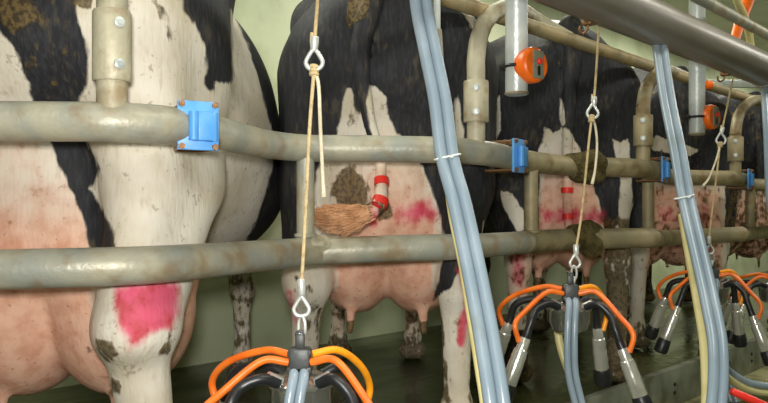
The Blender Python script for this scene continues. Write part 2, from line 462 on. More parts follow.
    for poly, soft, amt in P.get('dung', []): du = np.maximum(du, np.clip(sd_poly(qx, qy, poly)*mpp/soft+.5, 0, 1)*amt*(V[:,0] < .8))
    du = np.maximum(du, np.clip((.34-zz)/.34, 0, 1)*.9); 
    du = np.maximum(du, np.clip((.06-zz)/.03, 0, 1)*1.6)
    du = np.maximum(du, P.get('grime', .0)); du = np.maximum(du, teat*1.0); du = np.maximum(du, np.where((ss > 1.2) & (zz < .62), .55, 0))
    # head: dark eye and muzzle
    blk = np.maximum(blk, .05-np.minimum(9, (np.hypot(ss-1.945, zz-1.025)+np.abs(us_-.1))*1.0))
    blk = np.maximum(blk, np.where((ss > 2.02) & (zz < .78), .05, -1))
    for nm, arr in (('black', blk), ('skin', sk), ('paint', pa), ('dung', du)):
        at_ = me.attributes.new(nm, 'FLOAT', 'POINT'); at_.data.foreach_set('value', arr.astype(np.float32))
    me.materials.append(M['cow'])
    ob = bpy.data.objects.new('cow', me); COL.objects.link(ob)
    ob.location = (o.x, o.y, 0); ob.rotation_euler = (0, 0, a)
    tag(ob, name_label, cat, group)
    return ob, tp, tr, sc

def bands(cow, spots, sc):
    for (p, ax, r) in spots:
        mb = MB(); p = Vector(p); ax = Vector(ax).normalized()
        mb.lathe([(-.0125, r*.96), (-.0115, r), (.0115, r), (.0125, r*.96)], p, ax, 20)
        o = mb.build('tail_band', M['redtape'], cow, label='red tape band around the tail')
def brush(cow, path, radii, mat=None, n=260, seed=3):
    """tail switch: a core plus many loose strands"""
    R = random.Random(seed); mb = MB()
    mb.tube(path, radii, 14, 5)
    pp, rr = catmull([Vector(p) for p in path], list(radii), 6)
    for i in range(n):
        i0 = R.randrange(0, int(len(pp)*.6)); i1 = min(len(pp)-1, i0+R.randrange(6, 14))
        off = Vector((R.gauss(0,1), R.gauss(0,1), R.gauss(0,1))).normalized()
        pts = []
        for j in range(5):
            q = i0+(i1-i0)*j/4; a = pp[int(q)]
            pts.append(a+off*rr[int(q)]*(1.0+.10*j)+Vector((R.gauss(0,.003), R.gauss(0,.003), R.gauss(0,.003)-.002*j)))
        mb.tube(pts, [.0022,.002,.0018,.0014,.0006], 4, 2)
    return mb.build('tail_switch', mat or M['hair'], cow, label='loose hair at the end of the tail')

BIG = [(-900,-900),(1600,-900),(1600,1200),(-900,1200)]
H = .012
UP1 = [(.03, -.06, 1.365, .05), (-.02, -.10, 1.29, .036), (-.045, -.14, 1.1, .028), (-.05, -.15, .95, .024), (-.045, -.15, .80, .018), (-.045, -.15, .62, .03), (-.045, -.15, .5, .012)]
c1, *_ = make_cow('nearest black and white cow, cut off by the left edge, pink paint on its leg', 'cow', 12, 1.71, 1.0, 1.08, dict(
    base=-.2, h=H, leg=.24, belly=.436, paunch=.446, hip=.31, rump=.35, uz=.575, ur=(.29,.175,.30), uo=.12, u0=.38, zs=1.2, tail=UP1,
    legs={1: dict(hock=(.05,.245,.47), foot=(.10,.27,0), w=1.8, c=1.5)}, arms={1:(1.60,.21)},
    coat=[([(-300,-300),(76,-300),(76,8),(80,25),(87,40),(89,55),(87,75),(84,90),(78,98),(76,120),(86,140),(95,155),(99,168),(96,178),(88,188),(97,200),(106,218),(113,232),(114,248),(112,262),(98,258),(90,246),(84,222),(76,198),(66,178),(58,163),(50,141),(40,120),(32,100),(28,80),(20,60),(10,42),(0,30),(-120,40)], '+'),
          ([(174,-200),(400,-200),(400,262),(285,262),(246,240),(256,222),(266,192),(272,170),(275,140),(266,110),(258,77),(248,45),(230,8),(232,45),(233,80),(229,84),(215,80),(214,91),(208,90),(204,82),(208,70),(205,45),(195,25),(184,10)], '+', (-9,1.9)),
          ],
    skin=[([(-200,235),(84,235),(88,255),(86,300),(92,380),(110,420),(-200,420)], .10, 1.), ([(-200,110),(30,105),(56,170),(76,215),(88,255),(86,300),(-200,300)], .08, .42)],
    paint=[([(114,284),(179,280),(181,312),(170,330),(150,334),(136,346),(122,334),(116,305)], .04, 1.1), ([(128,318),(158,315),(150,350),(136,362),(126,350)], .05, .55)],
    dung=[([(0,-40),(80,-40),(86,50),(78,98),(34,100),(0,30)], .05, .38), ([(95,336),(112,343),(119,356),(106,362),(95,350)], .03, 1.0), ([(83,343),(92,344),(92,357),(83,356)], .03, .8), ([(106,376),(128,374),(126,398),(106,396)], .04, .75), ([(157,334),(171,336),(170,356),(158,354)], .03, .85), ([(-5,0),(32,-5),(36,22),(22,30),(0,25)], .03, 1.0), ([(70,-10),(95,-10),(92,10),(74,8)], .02, 1.0),
          ([(5,205),(40,205),(35,240),(10,235)], .05, .42), ([(160,325),(176,330),(172,345),(160,345)], .03, .6), ([(150,-5),(168,5),(175,40),(166,45)], .02, .6)], grime=.10))
UP2 = [(.03, 0, 1.365, .05), (-.02, -.03, 1.29, .036), (-.04, -.075, 1.12, .030), (-.05, -.05, .96, .020), (-.065, -.02, .88, .0165), (-.10, -.012, .82, .0165), (-.13, -.015, .755, .020), (-.155, -.05, .722, .024)]
c2, tp2, tr2, s2 = make_cow('mostly black cow mid photo, round pink udder, reddish tail tip over the lower rail', 'cow', 386, 2.45, -1.0, 1.09, dict(
    base=.2, h=H, leg=.230, hip=.28, rump=.315, belly=.37, uz=.635, ur=(.26,.132,.235), uo=.10, u0=.31, zs=1.2,
    legs={-1: dict(hock=(.06,.245,.50), foot=(.10,.265,0), w=1.5, c=1.08), 1: dict(hock=(.06,.215,.50), foot=(.09,.22,0), w=1.1)}, arms={-1:(1.44,.26), 1:(1.44,.11)}, tail=UP2,
    coat=[([(336,140),(341,112),(346,88),(352,89),(357,115),(364,107),(370,86),(377,86),(386,98),(388,112),(396,132),(408,145),(422,165),(432,190),(440,215),(446,245),(440,275),(433,300),(432,345),(325,345),(318,262),(310,215),(317,170),(326,148)], '-'),
          ([(270,262),(340,262),(345,420),(270,420)], '-'),
          ([(444,152),(475,150),(485,200),(483,235),(466,240),(458,215),(450,180)], '-', (.15,9)),
          ([(426,288),(433,302),(440,294),(450,288),(458,272),(464,262),(490,270),(490,480),(420,480)], '-'),
          ([(451,1),(462,3),(472,13),(476,31),(471,29),(466,15),(455,7)], '-'), ([(454,100),(458,95),(463,130),(466,152),(455,152)], '-'), ([(380,290),(440,330),(430,400),(380,400)], '-', (1.0,9)),
          ([(344,-60),(366,-60),(364,100),(378,165),(370,235),(354,235),(354,110)], '+', (-9,-.012)),([(340,150),(395,150),(395,260),(300,260),(300,205),(340,205)], '-', (-9,-.02))],
    skin=[([(322,175),(340,160),(385,150),(415,165),(434,200),(442,245),(436,300),(420,340),(330,340),(318,260)], .10, .45)],
    paint=[([(396,206),(425,197),(436,205),(440,218),(418,226),(396,222)], .07, .9), ([(345,205),(378,208),(378,228),(356,226)], .025, .8), ([(456,268),(466,270),(470,320),(464,350),(455,345),(462,300)], .02, .85), ([(284,285),(294,290),(300,325),(294,330)], .02, .7), ([(330,200),(345,205),(340,218),(328,215)], .02, .6)],
    dung=[([(331,182),(338,172),(345,165),(356,166),(368,182),(374,200),(368,212),(352,218),(340,212),(330,198)], .06, 1.0), ([(346,-10),(372,-10),(368,18),(352,26),(347,38)], .02, .9),
          ([(290,270),(310,280),(325,310),(330,345),(300,345),(306,310)], .03, .55), ([(432,300),(445,320),(452,403),(440,403)], .02, .65), ([(375,195),(396,205),(390,222),(378,220)], .02, .7), ([(343,108),(352,106),(355,130),(343,130)], .02, .6), ([(310,262),(320,280),(316,292)], .02, .6)], grime=.22))
sw = [tp2[-1], tp2[-1]+Vector((-.010,-.035,-.008)), tp2[-1]+Vector((-.012,-.070,-.010)), tp2[-1]+Vector((-.010,-.110,-.006)), tp2[-1]+Vector((-.006,-.142,.0))]
def ycow(pts, sc): return [Vector((p[0]*sc, -p[1]*sc, p[2]*sc)) for p in pts]
brush(c2, ycow(sw, s2), [.027,.034,.036,.034,.018])
def tdir(tp, i, sc):
    a, b = ycow([tp[i-1], tp[i+1]], sc); return b-a
for py in (181, 203):
    z = (CZ+(HY-py)/FPX*2.31)/s2; i = min(range(12, 26), key=lambda q: abs(tp2[q].z-z))
    bands(c2, [(ycow([tp2[i]], s2)[0], tdir(tp2, i, s2), tr2[i]*s2+.004)], s2)
UP3 = [(.03, 0, 1.365, .05), (-.02, 0, 1.29, .036), (-.04, -.02, 1.1, .028), (-.045, -.03, .95, .022), (-.045, -.03, .85, .02), (-.045, -.03, .72, .02), (-.04, -.02, .6, .012)]
c3, tp3, tr3, s3 = make_cow('black cow with a jagged white patch under its tail, third from the left', 'cow', 572, 3.34, 0, 1.13, dict(
    base=.2, h=H, leg=.20, hip=.30, rump=.33, belly=.375, uz=.68, zs=1.12, ur=(.25,.118,.22), uo=.085, u0=.30, tail=UP3,
    coat=[([(538,152),(542,143),(545,128),(549,128),(552,134),(558,130),(563,127),(570,131),(578,145),(583,157),(592,182),(600,205),(606,240),(612,300),(544,300),(539,240),(538,200),(540,170)], '-'),
          ([(500,190),(512,193),(526,215),(530,235),(520,236),(502,205)], '-'), ([(505,240),(540,240),(545,330),(500,330)], '-'),
          ([(612,138),(620,143),(629,138),(634,220),(640,240),(645,420),(600,420),(603,240),(618,225),(620,180)], '-'),
          ([(559,96),(563,102),(566,126),(561,126)], '-'), ([(512,30),(535,25),(540,5),(565,12),(562,48),(552,30),(536,42),(515,42)], '-', (.3,9)),
          ([(496,100),(500,95),(501,130),(496,140)], '-')],
    skin=[([(538,180),(600,180),(612,240),(612,300),(540,300)], .08, .5), ([(505,245),(540,245),(545,300),(505,300)], .06, .6)],
    paint=[([(538,208),(565,206),(605,208),(608,226),(570,226),(540,226)], .06, .75), ([(510,245),(528,245),(524,290),(512,285)], .03, .75), ([(612,245),(622,245),(620,270)], .03, .6)],
    dung=[([(502,245),(542,245),(540,330),(505,330)], .08, .5), ([(600,215),(648,215),(650,440),(600,440)], .08, .78), ([(545,130),(580,150),(585,180),(545,180)], .05, .25)], grime=.25))
for py in (193, 213):
    z = (CZ+(HY-py)/FPX*3.28)/s3; i = min(range(2, len(tp3)-2), key=lambda q: abs(tp3[q].z-z))
    bands(c3, [(ycow([tp3[i]], s3)[0], tdir(tp3, i, s3), tr3[i]*s3+.004)], s3)
c4, *_ = make_cow('dark cow with a dirty pinkish udder, second from the right edge, behind the twin hose', 'cow', 682, 4.24, 0, 1.10, dict(
    base=.2, h=.016, uz=.69, leg=.20, belly=.37, rump=.29, zs=1.12,
    coat=[([(648,180),(725,185),(728,300),(640,300),(645,235)], '-'), ([(600,235),(768,235),(768,500),(600,500)], '-'), ([(655,135),(700,150),(690,156),(650,150)], '-')],
    skin=[([(648,185),(722,190),(724,290),(645,290)], .1, .9)],
    paint=[([(655,205),(672,203),(680,222),(660,226)], .04, .6), ([(685,200),(715,205),(712,225),(690,222)], .04, .5)],
    dung=[([(640,180),(728,180),(728,430),(640,430)], .1, .46)], grime=.35))
c5, *_ = make_cow('dark dirty cow farthest along the row, at the right edge', 'cow', 757, 5.1, 0, 1.10, dict(
    base=.2, h=.018, uz=.69, leg=.20, belly=.37, rump=.29, zs=1.12,
    coat=[([(738,190),(768,190),(775,300),(730,300)], '-'), ([(700,240),(840,240),(840,500),(700,500)], '-')],
    skin=[([(738,195),(770,195),(772,280),(735,280)], .1, .8)], dung=[([(720,180),(800,180),(800,430),(720,430)], .1, .6)], grime=.38))

# ------------------------------------------------------------------ stall rails
UPPER = {
 'A': [(-90,117,1.55),(0,121,1.573),(60,121.5,1.58),(110,122,1.589),(160,124.5,1.64),(192,128.5,1.72)],
 'B': [(196,129,1.75),(222,134,1.85),(246,140,1.97),(272,145,2.11),(305,148,2.20),(345,148.5,2.22),(390,149,2.235),(440,150,2.26),(478,152.5,2.36),(500,156,2.49),(514,159.5,2.62)],
 'C': [(518,160,2.67),(540,163,2.82),(570,166,2.99),(600,167,3.05),(640,168.5,3.15),(656,170.5,3.25)],
 'D': [(660,174,3.45),(672,177,3.75),(700,177.8,3.9),(730,178.5,3.98),(742,180,4.15)],
 'E': [(745,183,4.4),(756,185,4.75),(790,185,4.85),(840,186,5.0)],
}
LOWER = {
 'A': [(-90,272,1.55),(0,269.5,1.572),(80,267.5,1.60),(150,265,1.66),(220,259.5,1.86),(290,253.5,2.13),(318,251,2.22)],
 'B': [(312,252,2.215),(345,250.5,2.225),(390,248.5,2.25),(450,247,2.30),(490,245,2.47),(528,242,2.72)],
 'C': [(518,243,2.68),(545,240.5,2.86),(575,239,3.0),(610,238.5,3.08),(640,238,3.14),(653,237.8,3.17)],
 'D': [(651,239,3.42),(668,238,3.7),(700,236.5,3.86),(742,234,3.97)],
 'E': [(742,235,4.3),(756,233,4.7),(790,231,4.85),(840,229,5.0)],
}
ARM = {'A': ((112,122,1.589),[(112,-60),(122,-140)]), 'B': ((476,152.5,2.355),None), 'C': ((643,168.5,3.16),None), 'D': ((735.5,179,4.0),None)}
OHY = 1.50; OHZ = 1.469     # overhead rail
def zr(z, d): return HY-FPX*(z-CZ)/d
LABR = {'A': 'nearest stall rail pair, at the left edge, with a bolted sleeve above it',
        'B': 'stall rail pair across the middle black cow, between the two nearest blue clamps',
        'C': 'stall rail pair across the third cow, both pipes wrapped in brown dirt',
        'D': 'stall rail pair just behind the long twin hose, grimy and dented',
        'E': 'stall rail pair at the right edge, farthest along the row'}
for key in 'ABCDE':
    up = [pt(*q) for q in UPPER[key]]; lo = [pt(*q) for q in LOWER[key]]
    base = (up[0]+up[-1])/2
    root = tag(empty('stall_rail', (base.x, base.y, 0)), LABR[key], 'rail', 'rail pairs along the milking stalls')
    m = M['galv'] if key in 'AB' else M['galvfar']
    r = .0425 if key == 'A' else .040
    MB().tube(rel(root, up), r, 24, 8, rnd=.5).build('upper_rail', m, root)
    MB().tube(rel(root, lo), r+(.002 if key == 'C' else 0), 24, 8, rnd=.5).build('lower_rail', m, root)
    # upright between the rails
    pp = {'A': (-60,120,1.56), 'B': (305.5,148,2.2), 'C': (531,162,2.76), 'D': (648,172,3.38), 'E': (750,184,4.6)}[key]
    a = pt(*pp); b = Vector((a.x, a.y, .69))
    mb = MB(); mb.tube(rel(root, [a, b]), .0265, 18, 0); mb.torus(rel(root, [Vector((a.x,a.y,.722))])[0], (0,0,1), .027, .007)
    mb.build('upright_post', m, root)
    if key != 'E':
        q = pt(*ARM[key][0]); d = ARM[key][0][2]
        ms = M['sleeve'] if key in 'AB' else M['galvfar']
        if key == 'A': z0, z1, zt = q.z+.085, q.z+.235, None
        else: z0, z1, zt = q.z+.095, q.z+.225, OHZ
        ARMP = {'B': [(476,60,2.36),(479,38,2.38),(487,20,2.45),(502,9,2.58),(520,10,2.75),(536,20,2.95)],
                'C': [(643,108,3.17),(646,90,3.22),(655,76,3.33),(667,71,3.5),(682,76,3.8)],
                'D': [(735.5,134,4.0),(738,118,4.05),(746,105,4.2),(757,100,4.4),(772,103,4.7)]}
        zb = z1+.02
        bend = [q, Vector((q.x,q.y,z0)), Vector((q.x,q.y,zb))]
        if key == 'A': bend += [q+Vector((0,0,.44)), q+Vector((.03,.015,.52)), q+Vector((.10,.05,.575)), Vector((q.x+.25,OHY,OHZ))]
        else:
            bend += [pt(*w_) for w_ in ARMP[key]]; e_ = bend[-1]; bend.append(Vector((e_.x+.06, OHY, OHZ)))
        mb = MB()
        mb.tube(rel(root, bend), .032 if key == 'A' else .029, 18, 6)
        mb.build('divider_arm', ms, root)
        mb = MB(); mb.tube(rel(root, [Vector((q.x,q.y,z0)), Vector((q.x,q.y,z0+.004)), Vector((q.x,q.y,z1-.004)), Vector((q.x,q.y,z1))]), [.038,.040,.040,.038], 24, 0)
        sl = mb.build('sleeve', ms, root)
        nrm = -q.copy(); nrm.z = 0; nrm.normalize(); side = Vector((-nrm.y, nrm.x, 0))
        nd = (nrm*.93+side*.36).normalized() if key == 'A' else nrm
        for fz in (.22, .8):
            c = Vector((q.x, q.y, z0+(z1-z0)*fz))+nd*.038
            mb = MB(); mb.lathe([(0,.0115),(.005,.0115),(.006,.010)], rel(root,[c])[0], nd, 14); mb.lathe([(.004,.006),(.0075,.006)], rel(root,[c])[0], nd, 6)
            mb.build('screw', M['post'], root).parent = sl
    if key == 'C':
        for (px, py, d, ln) in ((586,167,3.02,.090),(585,238.5,3.02,.096)):
            c = rel(root, [pt(px,py,d)])[0]; mb = MB()
            mb.blob((0,0,0), (ln, .068, .064), int(py), .3, 5)
            # lumpy wrap follows the pipe's direction
            dd = (rel(root,[pt(600,py,3.06)])[0]-rel(root,[pt(570,py,2.98)])[0]); an = math.atan2(dd.y, dd.x)
            mb.v = [tuple(Matrix.Rotation(an,4,'Z')@Vector(v)+c) for v in mb.v]
            mb.build('dirt_clump', M['dung'], root, label='brown dirt caked round the pipe')
    if key == 'B':
        c = rel(root,[pt(318,245,2.2)])[0]; mb = MB(); mb.blob(c, (.045,.04,.03), 5, .2)
        mb.build('dirt_clump', M['sleeve'], root)

# ------------------------------------------------------------------ blue clamps
LABC = ['large blue bolted clamp on the upper rail, nearest the camera, over the white cow',
        'blue clamp on the upper rail just below the nearest orange-knobbed post',
        'blue clamp on the upper rail left of the long twin hose on the right',
        'smallest blue clamp, on the upper rail near the right edge']
def clamp():
    root = empty('pipe_clamp')
    mb = MB(); mb.box((0,-.058,0), (.092,.009,.110), bev=.003); mb.build('plate', M['blue'], root)
    mb = MB(); mb.box((.010,-.068,-.002), (.052,.014,.066), bev=.005); mb.tube([(-.012,-.072,-.034),(-.012,-.072,.030)], .011, 14, 0)
    mb.tube([(.034,-.066,-.034),(.034,-.066,.030)], .008, 14, 0); mb.build('block', M['blue'], root)
    for sz in (-.047,.047):
        mb = MB(); mb.tube([(-.037,-.072,sz),(-.037,-.02,sz),(-.037,.030,sz),(-.026,.052,sz),(0,.060,sz),(.026,.052,sz),(.037,.030,sz),(.037,-.02,sz),(.037,-.072,sz)], .0042, 10, 5)
        u = mb.build('u_bolt', M['bolt'], root)
        for sx in (-.037,.037):
            b = MB(); b.lathe([(-.0685,.0078),(-.0625,.0078)], (sx,0,sz), (0,1,0), 6); b.build('nut', M['bolt'], u)
    return root
proto = clamp()
for i, (px,py,d,dr) in enumerate(((193.5,128.5,1.725,math.radians(-38)),(503,156.7,2.485,math.radians(20)),(651,170,3.25,math.radians(25)),(738,179.5,4.1,math.radians(25)))):
    o = proto if i == 0 else copy_tree(proto)
    o.location = pt(px,py,d); o.rotation_euler = (0,0,ROTZ+[.42,.95,.95,.95][i])
    tag(o, LABC[i], 'clamp', 'blue clamps joining the upper rails')

# ------------------------------------------------------------------ overhead pipes
tag(MB().tube([(-4.98,OHY,OHZ),(4,OHY,OHZ),(15.98,OHY,OHZ)], .026, 20, 0).build('overhead_rail', M['tan']), 'slim grimy pipe running above the cows, behind the posts', 'pipe')
BY, BZ, BR = 1.0, 1.378, .066
root = tag(empty('milk_pipeline', (0,BY,BZ)), 'thick steel pipeline crossing the top right corner', 'pipe')
MB().tube([(-4.98,0,0),(15.98,0,0)], BR, 40, 0).build('pipe', M['beam'], root)
jx = pty(765,70,BY).x
mb = MB(); mb.lathe([(-.02,BR),(-.018,BR+.004),(-.006,BR+.005),(0,BR+.002),(.006,BR+.005),(.018,BR+.004),(.02,BR)], (jx,0,0), (1,0,0), 40); mb.build('joint_band', M['steel'], root)
for px in (598, 733):
    x = pty(px,30,BY).x; mb = MB()
    mb.tube([(x,.03,-BR+.006),(x,.032,-BR-.012),(x,.045,-BR-.022),(x,.056,-BR-.012),(x,.055,-BR+.0)], .0035, 8, 4); mb.box((x,.028,-BR+.004),(.03,.03,.014),bev=.003)
    mb.build('hook', M['bolt'], root)
tag(MB().tube([(-4.9,1.12,1.619),(2,1.12,1.619),(15.9,1.12,1.619)], .022, 18, 0).build('air_pipe', M['galv']), 'slim pale pipe above the thick pipeline at the top right', 'pipe')
# vertical posts with orange controls
PY = 1.21
for i, (px, py, lab, klab) in enumerate(((516.5,95,'galvanised post hanging from above, cut off open, left of the thick pipeline','orange round control with red button, on the hanging post nearest the camera'),
                              (697,135,'galvanised post hanging down behind the thick pipeline','orange round control on the post behind the thick pipeline'))):
    b = pty(px,py,PY); R_ = .032
    root = tag(empty('hanging_post', (b.x,b.y,b.z)), lab, 'post', 'hanging posts with orange controls')
    MB().tube([(0,0,2.698-b.z),(0,0,.004),(0,0,0)], [R_,R_,R_-.002], 28, 0).build('tube', M['post'], root)
    mb = MB(); mb.torus((0,0,.004),(0,0,1), R_-.001, .0035, 28, 8); mb.build('end_rim', M['galvfar'], root)
    ax = (-FW*.80+RT*.60).normalized() if i == 0 else (-FW*.78+RT*.62).normalized()
    c = pty([527,704][i],[69.5,119][i],PY)-FW*.055
    k = tag(empty('control_knob', c, math.atan2(ax.y,ax.x)), klab, 'control', 'orange controls on the posts')
    mb = MB(); mb.lathe([(-.028,.036),(-.025,.046),(-.016,.050),(.010,.051),(.019,.049),(.024,.043)], (0,0,0), (1,0,0), 36); mb.build('housing', M['knob'], k)
    mb = MB(); mb.box((.024,.004,0),(.006,.044,.080),bev=.0028); mb.build('face_plate', M['face'], k)
    mb = MB(); mb.lathe([(0,.009),(.006,.009),(.009,.006)], (.028,.003,.008), (1,0,0), 16); mb.build('button', M['red'], k)
    mb = MB(); mb.box((.0285,.003,-.018),(.003,.010,.026),bev=.001); mb.build('slot', M['black'], k)
    m2 = Vector((b.x,b.y,c.z)); l = rel(k,[m2])[0]
    mb = MB(); mb.tube([(-.02,0,0),tuple(l*.35), tuple(l)], .010, 12, 0)
    mb.torus(tuple(l),(0,0,1), R_+.004, .005, 28, 8, up=(1,0,0)); q = l+(l-Vector((0,0,0))).normalized()*.036; mb.box(tuple(q),(.016,.022,.020),bev=.003)
    mb.build('bracket', M['black'], k)
b = pt(437,30,2.02); root = tag(empty('hanging_rod', b), 'thin steel rod in a pale sleeve just right of the middle twin hose', 'rod')
MB().tube([(0,0,2.698-b.z),(0,0,-.02)], .0095, 14, 0).build('rod', M['post'], root)
MB().tube(rel(root,[pt(436.5,30,2.02),pt(438.5,62,2.02),pt(441,105,2.02)]), [.0145,.0145,.0140], 16, 5).build('sleeve', M['galv'], root)
# odd pieces at the top right
_t = pty(754,-40,1.45); _u = pty(735,-40,1.36)
tag(MB().tube([Vector((_t.x,_t.y,2.69)),Vector((_t.x,_t.y,2.2)),pty(752,-30,1.45),pty(748,0,1.45),pty(740,22,1.45),pty(733,46,1.45)], [.034,.034,.034,.034,.030,.026], 18, 6).build('orange_sleeve', M['knob']), 'orange tubular sleeve behind the pipeline at the top right', 'sleeve')
tag(MB().tube([Vector((_u.x,_u.y,2.69)),Vector((_u.x,_u.y,2.2)),pty(733,-25,1.36),pty(737,0,1.36),pty(745,18,1.36),pty(750,40,1.36),pty(752,62,1.36)], .019, 14, 6).build('cream_pipe', M['cream']), 'cream curved pipe beside the orange sleeve', 'pipe')
tag(MB().box(pt(775,84,6.3), (1.5,.05,.062), rot=ROTZ, bev=.006).build('cross_bar', M['post']), 'flat grey bar seen under the pipeline by the right edge', 'bar')
mb = MB(); c = pty(709,85,1.215); mb.lathe([(-.045,.008),(-.013,.008),(-.012,.018),(.01,.018),(.014,.012)], c, (RT.x,RT.y,0), 20)
tag(mb.build('orange_plug', M['knob']), 'small orange plug beside the hanging post under the pipeline', 'plug')

# ------------------------------------------------------------------ hoses
def twin(path, r, lab, tie, sep=1.0):
    w = [pt(*q) for q in path]
    root = tag(empty('twin_hose', w[0]), lab, 'hose', 'grey twin hoses hanging from the pipeline')
    L = rel(root, w); off = RT*(r*.98*sep)+Vector((0,0,.0))
    for s, dy in ((-1,0.),(1,.004)):
        MB().tube([p+off*s+FW*dy for p in L], r, 18, 8).build('tube', M['hose'], root)
    for i in tie:
        a = rel(root,[pt(*i)])[0]; t = Vector((.12,-.1,-.95)).normalized()
        mb = MB(); mb.torus(a, (RT*.22+Vector((0,0,-1))).normalized(), r*1.08, .0022, 32, 8, stretch=2.0, up=RT)
        mb.box(a-FW*(r*1.25)+RT*r*.6,(.006,.006,.006),bev=.001); mb.build('cable_tie', M['tie'], root, label='pale cable tie holding the two tubes together')
    return root
twin([(417,-75,1.66),(421,0,1.64),(430,50,1.62),(440,100,1.60),(447.5,157,1.57),(459,200,1.53),(470,250,1.49),(480,300,1.45),(489,350,1.40),(497,403,1.36),(505,470,1.33),(500,560,1.3),(470,620,1.28)], .0128,
     'long grey twin hose sweeping down the middle of the photo, with a cable tie', [(447.5,157,1.57)])
twin([(660,42,2.34),(662,60,2.32),(668,100,2.25),(678,150,2.14),(687,200,2.03),(701,260,1.92),(712,310,1.83),(718.5,350,1.76),(717,403,1.70),(706,460,1.66),(680,540,1.62)], .0124,
     'long grey twin hose sweeping down before the fourth cow, cream tube behind it', [(684,197,2.03)])
twin([(768,84,3.1),(768.5,100,3.07),(771,140,2.95),(774,200,2.8),(785,280,2.6),(790,400,2.4)], .0145, 'grey twin hose cut off by the right edge', [])
tag(MB().tube([pt(446,170,1.64),pt(452,215,1.60),pt(462,264,1.56),pt(471,320,1.51),pt(479,370,1.46),pt(486,420,1.42),pt(494,520,1.36)], .0085, 14, 8).build('cream_tube', M['cream']), 'cream tube running down behind the middle twin hose', 'hose')
tag(MB().tube([pt(682,215,2.08),pt(689,255,2.02),pt(697,300,1.94),pt(704,345,1.86),pt(706,403,1.78),pt(700,470,1.72)], .0115, 14, 8).build('cream_tube', M['cream']), 'cream tube running down behind the right-hand twin hose', 'hose')
r2 = tag(empty('looped_hose', pt(730,372,2.2)), 'grey hose curving off to the right edge near the bottom', 'hose')
for dz in (0,.021):
    MB().tube([q+Vector((0,0,-dz)) for q in rel(r2,[pt(716,352,2.05),pt(722,364,2.1),pt(734,375,2.15),pt(750,383,2.2),pt(768,386,2.25),pt(800,386,2.3)])], .0105, 14, 8).build('tube', M['hose'] if dz == 0 else M['cream'], r2)
mb = MB(); a, b = pt(731,391,2.0), pt(757,402,2.0); d = b-a
mb.tube([a,a+d*.05,a+d*.9,b,b+d*.8], [.008,.010,.011,.010,.010], 16, 0)
tag(mb.build('red_handle', M['red']), 'red-orange rod at the bottom edge beside the right-hand twin hose', 'handle')

# ------------------------------------------------------------------ milking clusters
def cluster():
    root = empty('milking_cluster')
    mb = MB(); mb.box((0,0,-.028),(.040,.042,.05),bev=.005); mb.box((0,-.003,-.012),(.046,.03,.014),bev=.004); mb.box((0,-.004,-.044),(.048,.034,.014),bev=.004)
    br = mb.build('bracket', M['bracket'], root)
    mb = MB(); mb.box((0,0,.008),(.018,.012,.03),bev=.004); mb.torus((0,0,.022),(0,1,0),.007,.003); mb.build('lug', M['bracket'], br)
    mb = MB(); mb.lathe([(-.150,.012),(-.148,.035),(-.138,.052),(-.115,.060),(-.085,.062),(-.080,.066),(-.074,.066),(-.070,.060),(-.060,.048),(-.052,.028),(-.05,.01)], (0,.025,0), (0,0,1), 36)
    bw = mb.build('claw_bowl', M['bowl'], root)
    for sx in (-1,1):
        mb = MB(); mb.lathe([(0,.011),(.03,.010)], (sx*.035,-.015,-.066), (sx*.6,-.35,.35), 14); mb.build('nipple', M['steel'], bw)
    cups = [(-.140,-.075,-.148,(-.36,-.10,-.93)),(.128,-.075,-.175,(.33,-.10,-.94)),(-.165,.11,-.130,(-.30,.25,-.92)),(.105,.12,-.145,(.15,.25,-.95))]
    for i, (x,y,z,ax) in enumerate(cups):
        s = 1 if x > 0 else -1; ax = Vector(ax).normalized(); o = Vector((x,y,z))
        f = y < 0
        cr = empty('x') if False else None
        mb = MB(); mb.lathe([(0,.0135),(.004,.0155),(.035,.0165),(.038,.0195),(.055,.0215),(.07,.0205),(.075,.0215),(.138,.0225),(.142,.0215)], o, ax, 28)
        cup = mb.build('teat_cup', M['steel'], root)
        mb = MB(); mb.lathe([(.138,.0215),(.144,.0245),(.160,.0260),(.186,.0265),(.194,.0245),(.198,.014)], o, ax, 28); mb.build('mouthpiece', M['rubber'], cup)
        mb = MB(); mb.lathe([(-.022,.0115),(-.004,.0125),(.002,.0145)], o, ax, 20); mb.build('liner_tail', M['rubber'], cup)
        st = Vector((s*.038, -.02 if f else .06, -.068))
        mb = MB(); mb.tube([st, st+Vector((s*.030, -.018 if f else .012, .012)), o.lerp(st,.45)+Vector((s*.012,0,.042)), o-ax*.05+Vector((0,0,.004)), o-ax*.004], .0112, 16, 8)
        mb.build('milk_tube', M['rubber'], root)
        st = Vector((s*.022, -.006 if f else .012, -.030 if f else -.018)); e = o+ax*.012+Vector((s*.016,-.004,0))
        am = (i == 3)
        mb = MB(); mb.tube([st, st+Vector((s*.05,-.012 if f else .02,.004)), st.lerp(e,.62)+Vector((s*.030,0,.034 if f else .050)), e+Vector((s*.010,0,.050)), e], .0075, 14, 8)
        mb.build('pulse_tube', M['amber' if am else 'orange'], root, label='amber air tube' if am else 'orange air tube')
    for s in (-1,1):
        mb = MB(); mb.tube([(s*.0095,-.012,-.045),(s*.0098,-.030,-.06),(s*.0098-.006,-.046,-.10),(s*.010-.010,-.055,-.17),(s*.010-.008,-.060,-.25),(s*.010+.008,-.07,-.33),(s*.010+.03,-.09,-.42),(s*.01+.05,-.14,-.5)], .0098, 16, 8)
        mb.build('long_hose', M['hose'], root, label='grey hose hanging from the bracket')
    return root
CLY = 1.12
LABK = ['milking cluster nearest the camera, cut off by the bottom edge, orange tubes arching over',
        'whole milking cluster hanging before the third cow, four steel cups splayed',
        'milking cluster partly hidden by the twin hose on the right',
        'milking cluster cut off by the right edge']
kproto = cluster(); CL = []
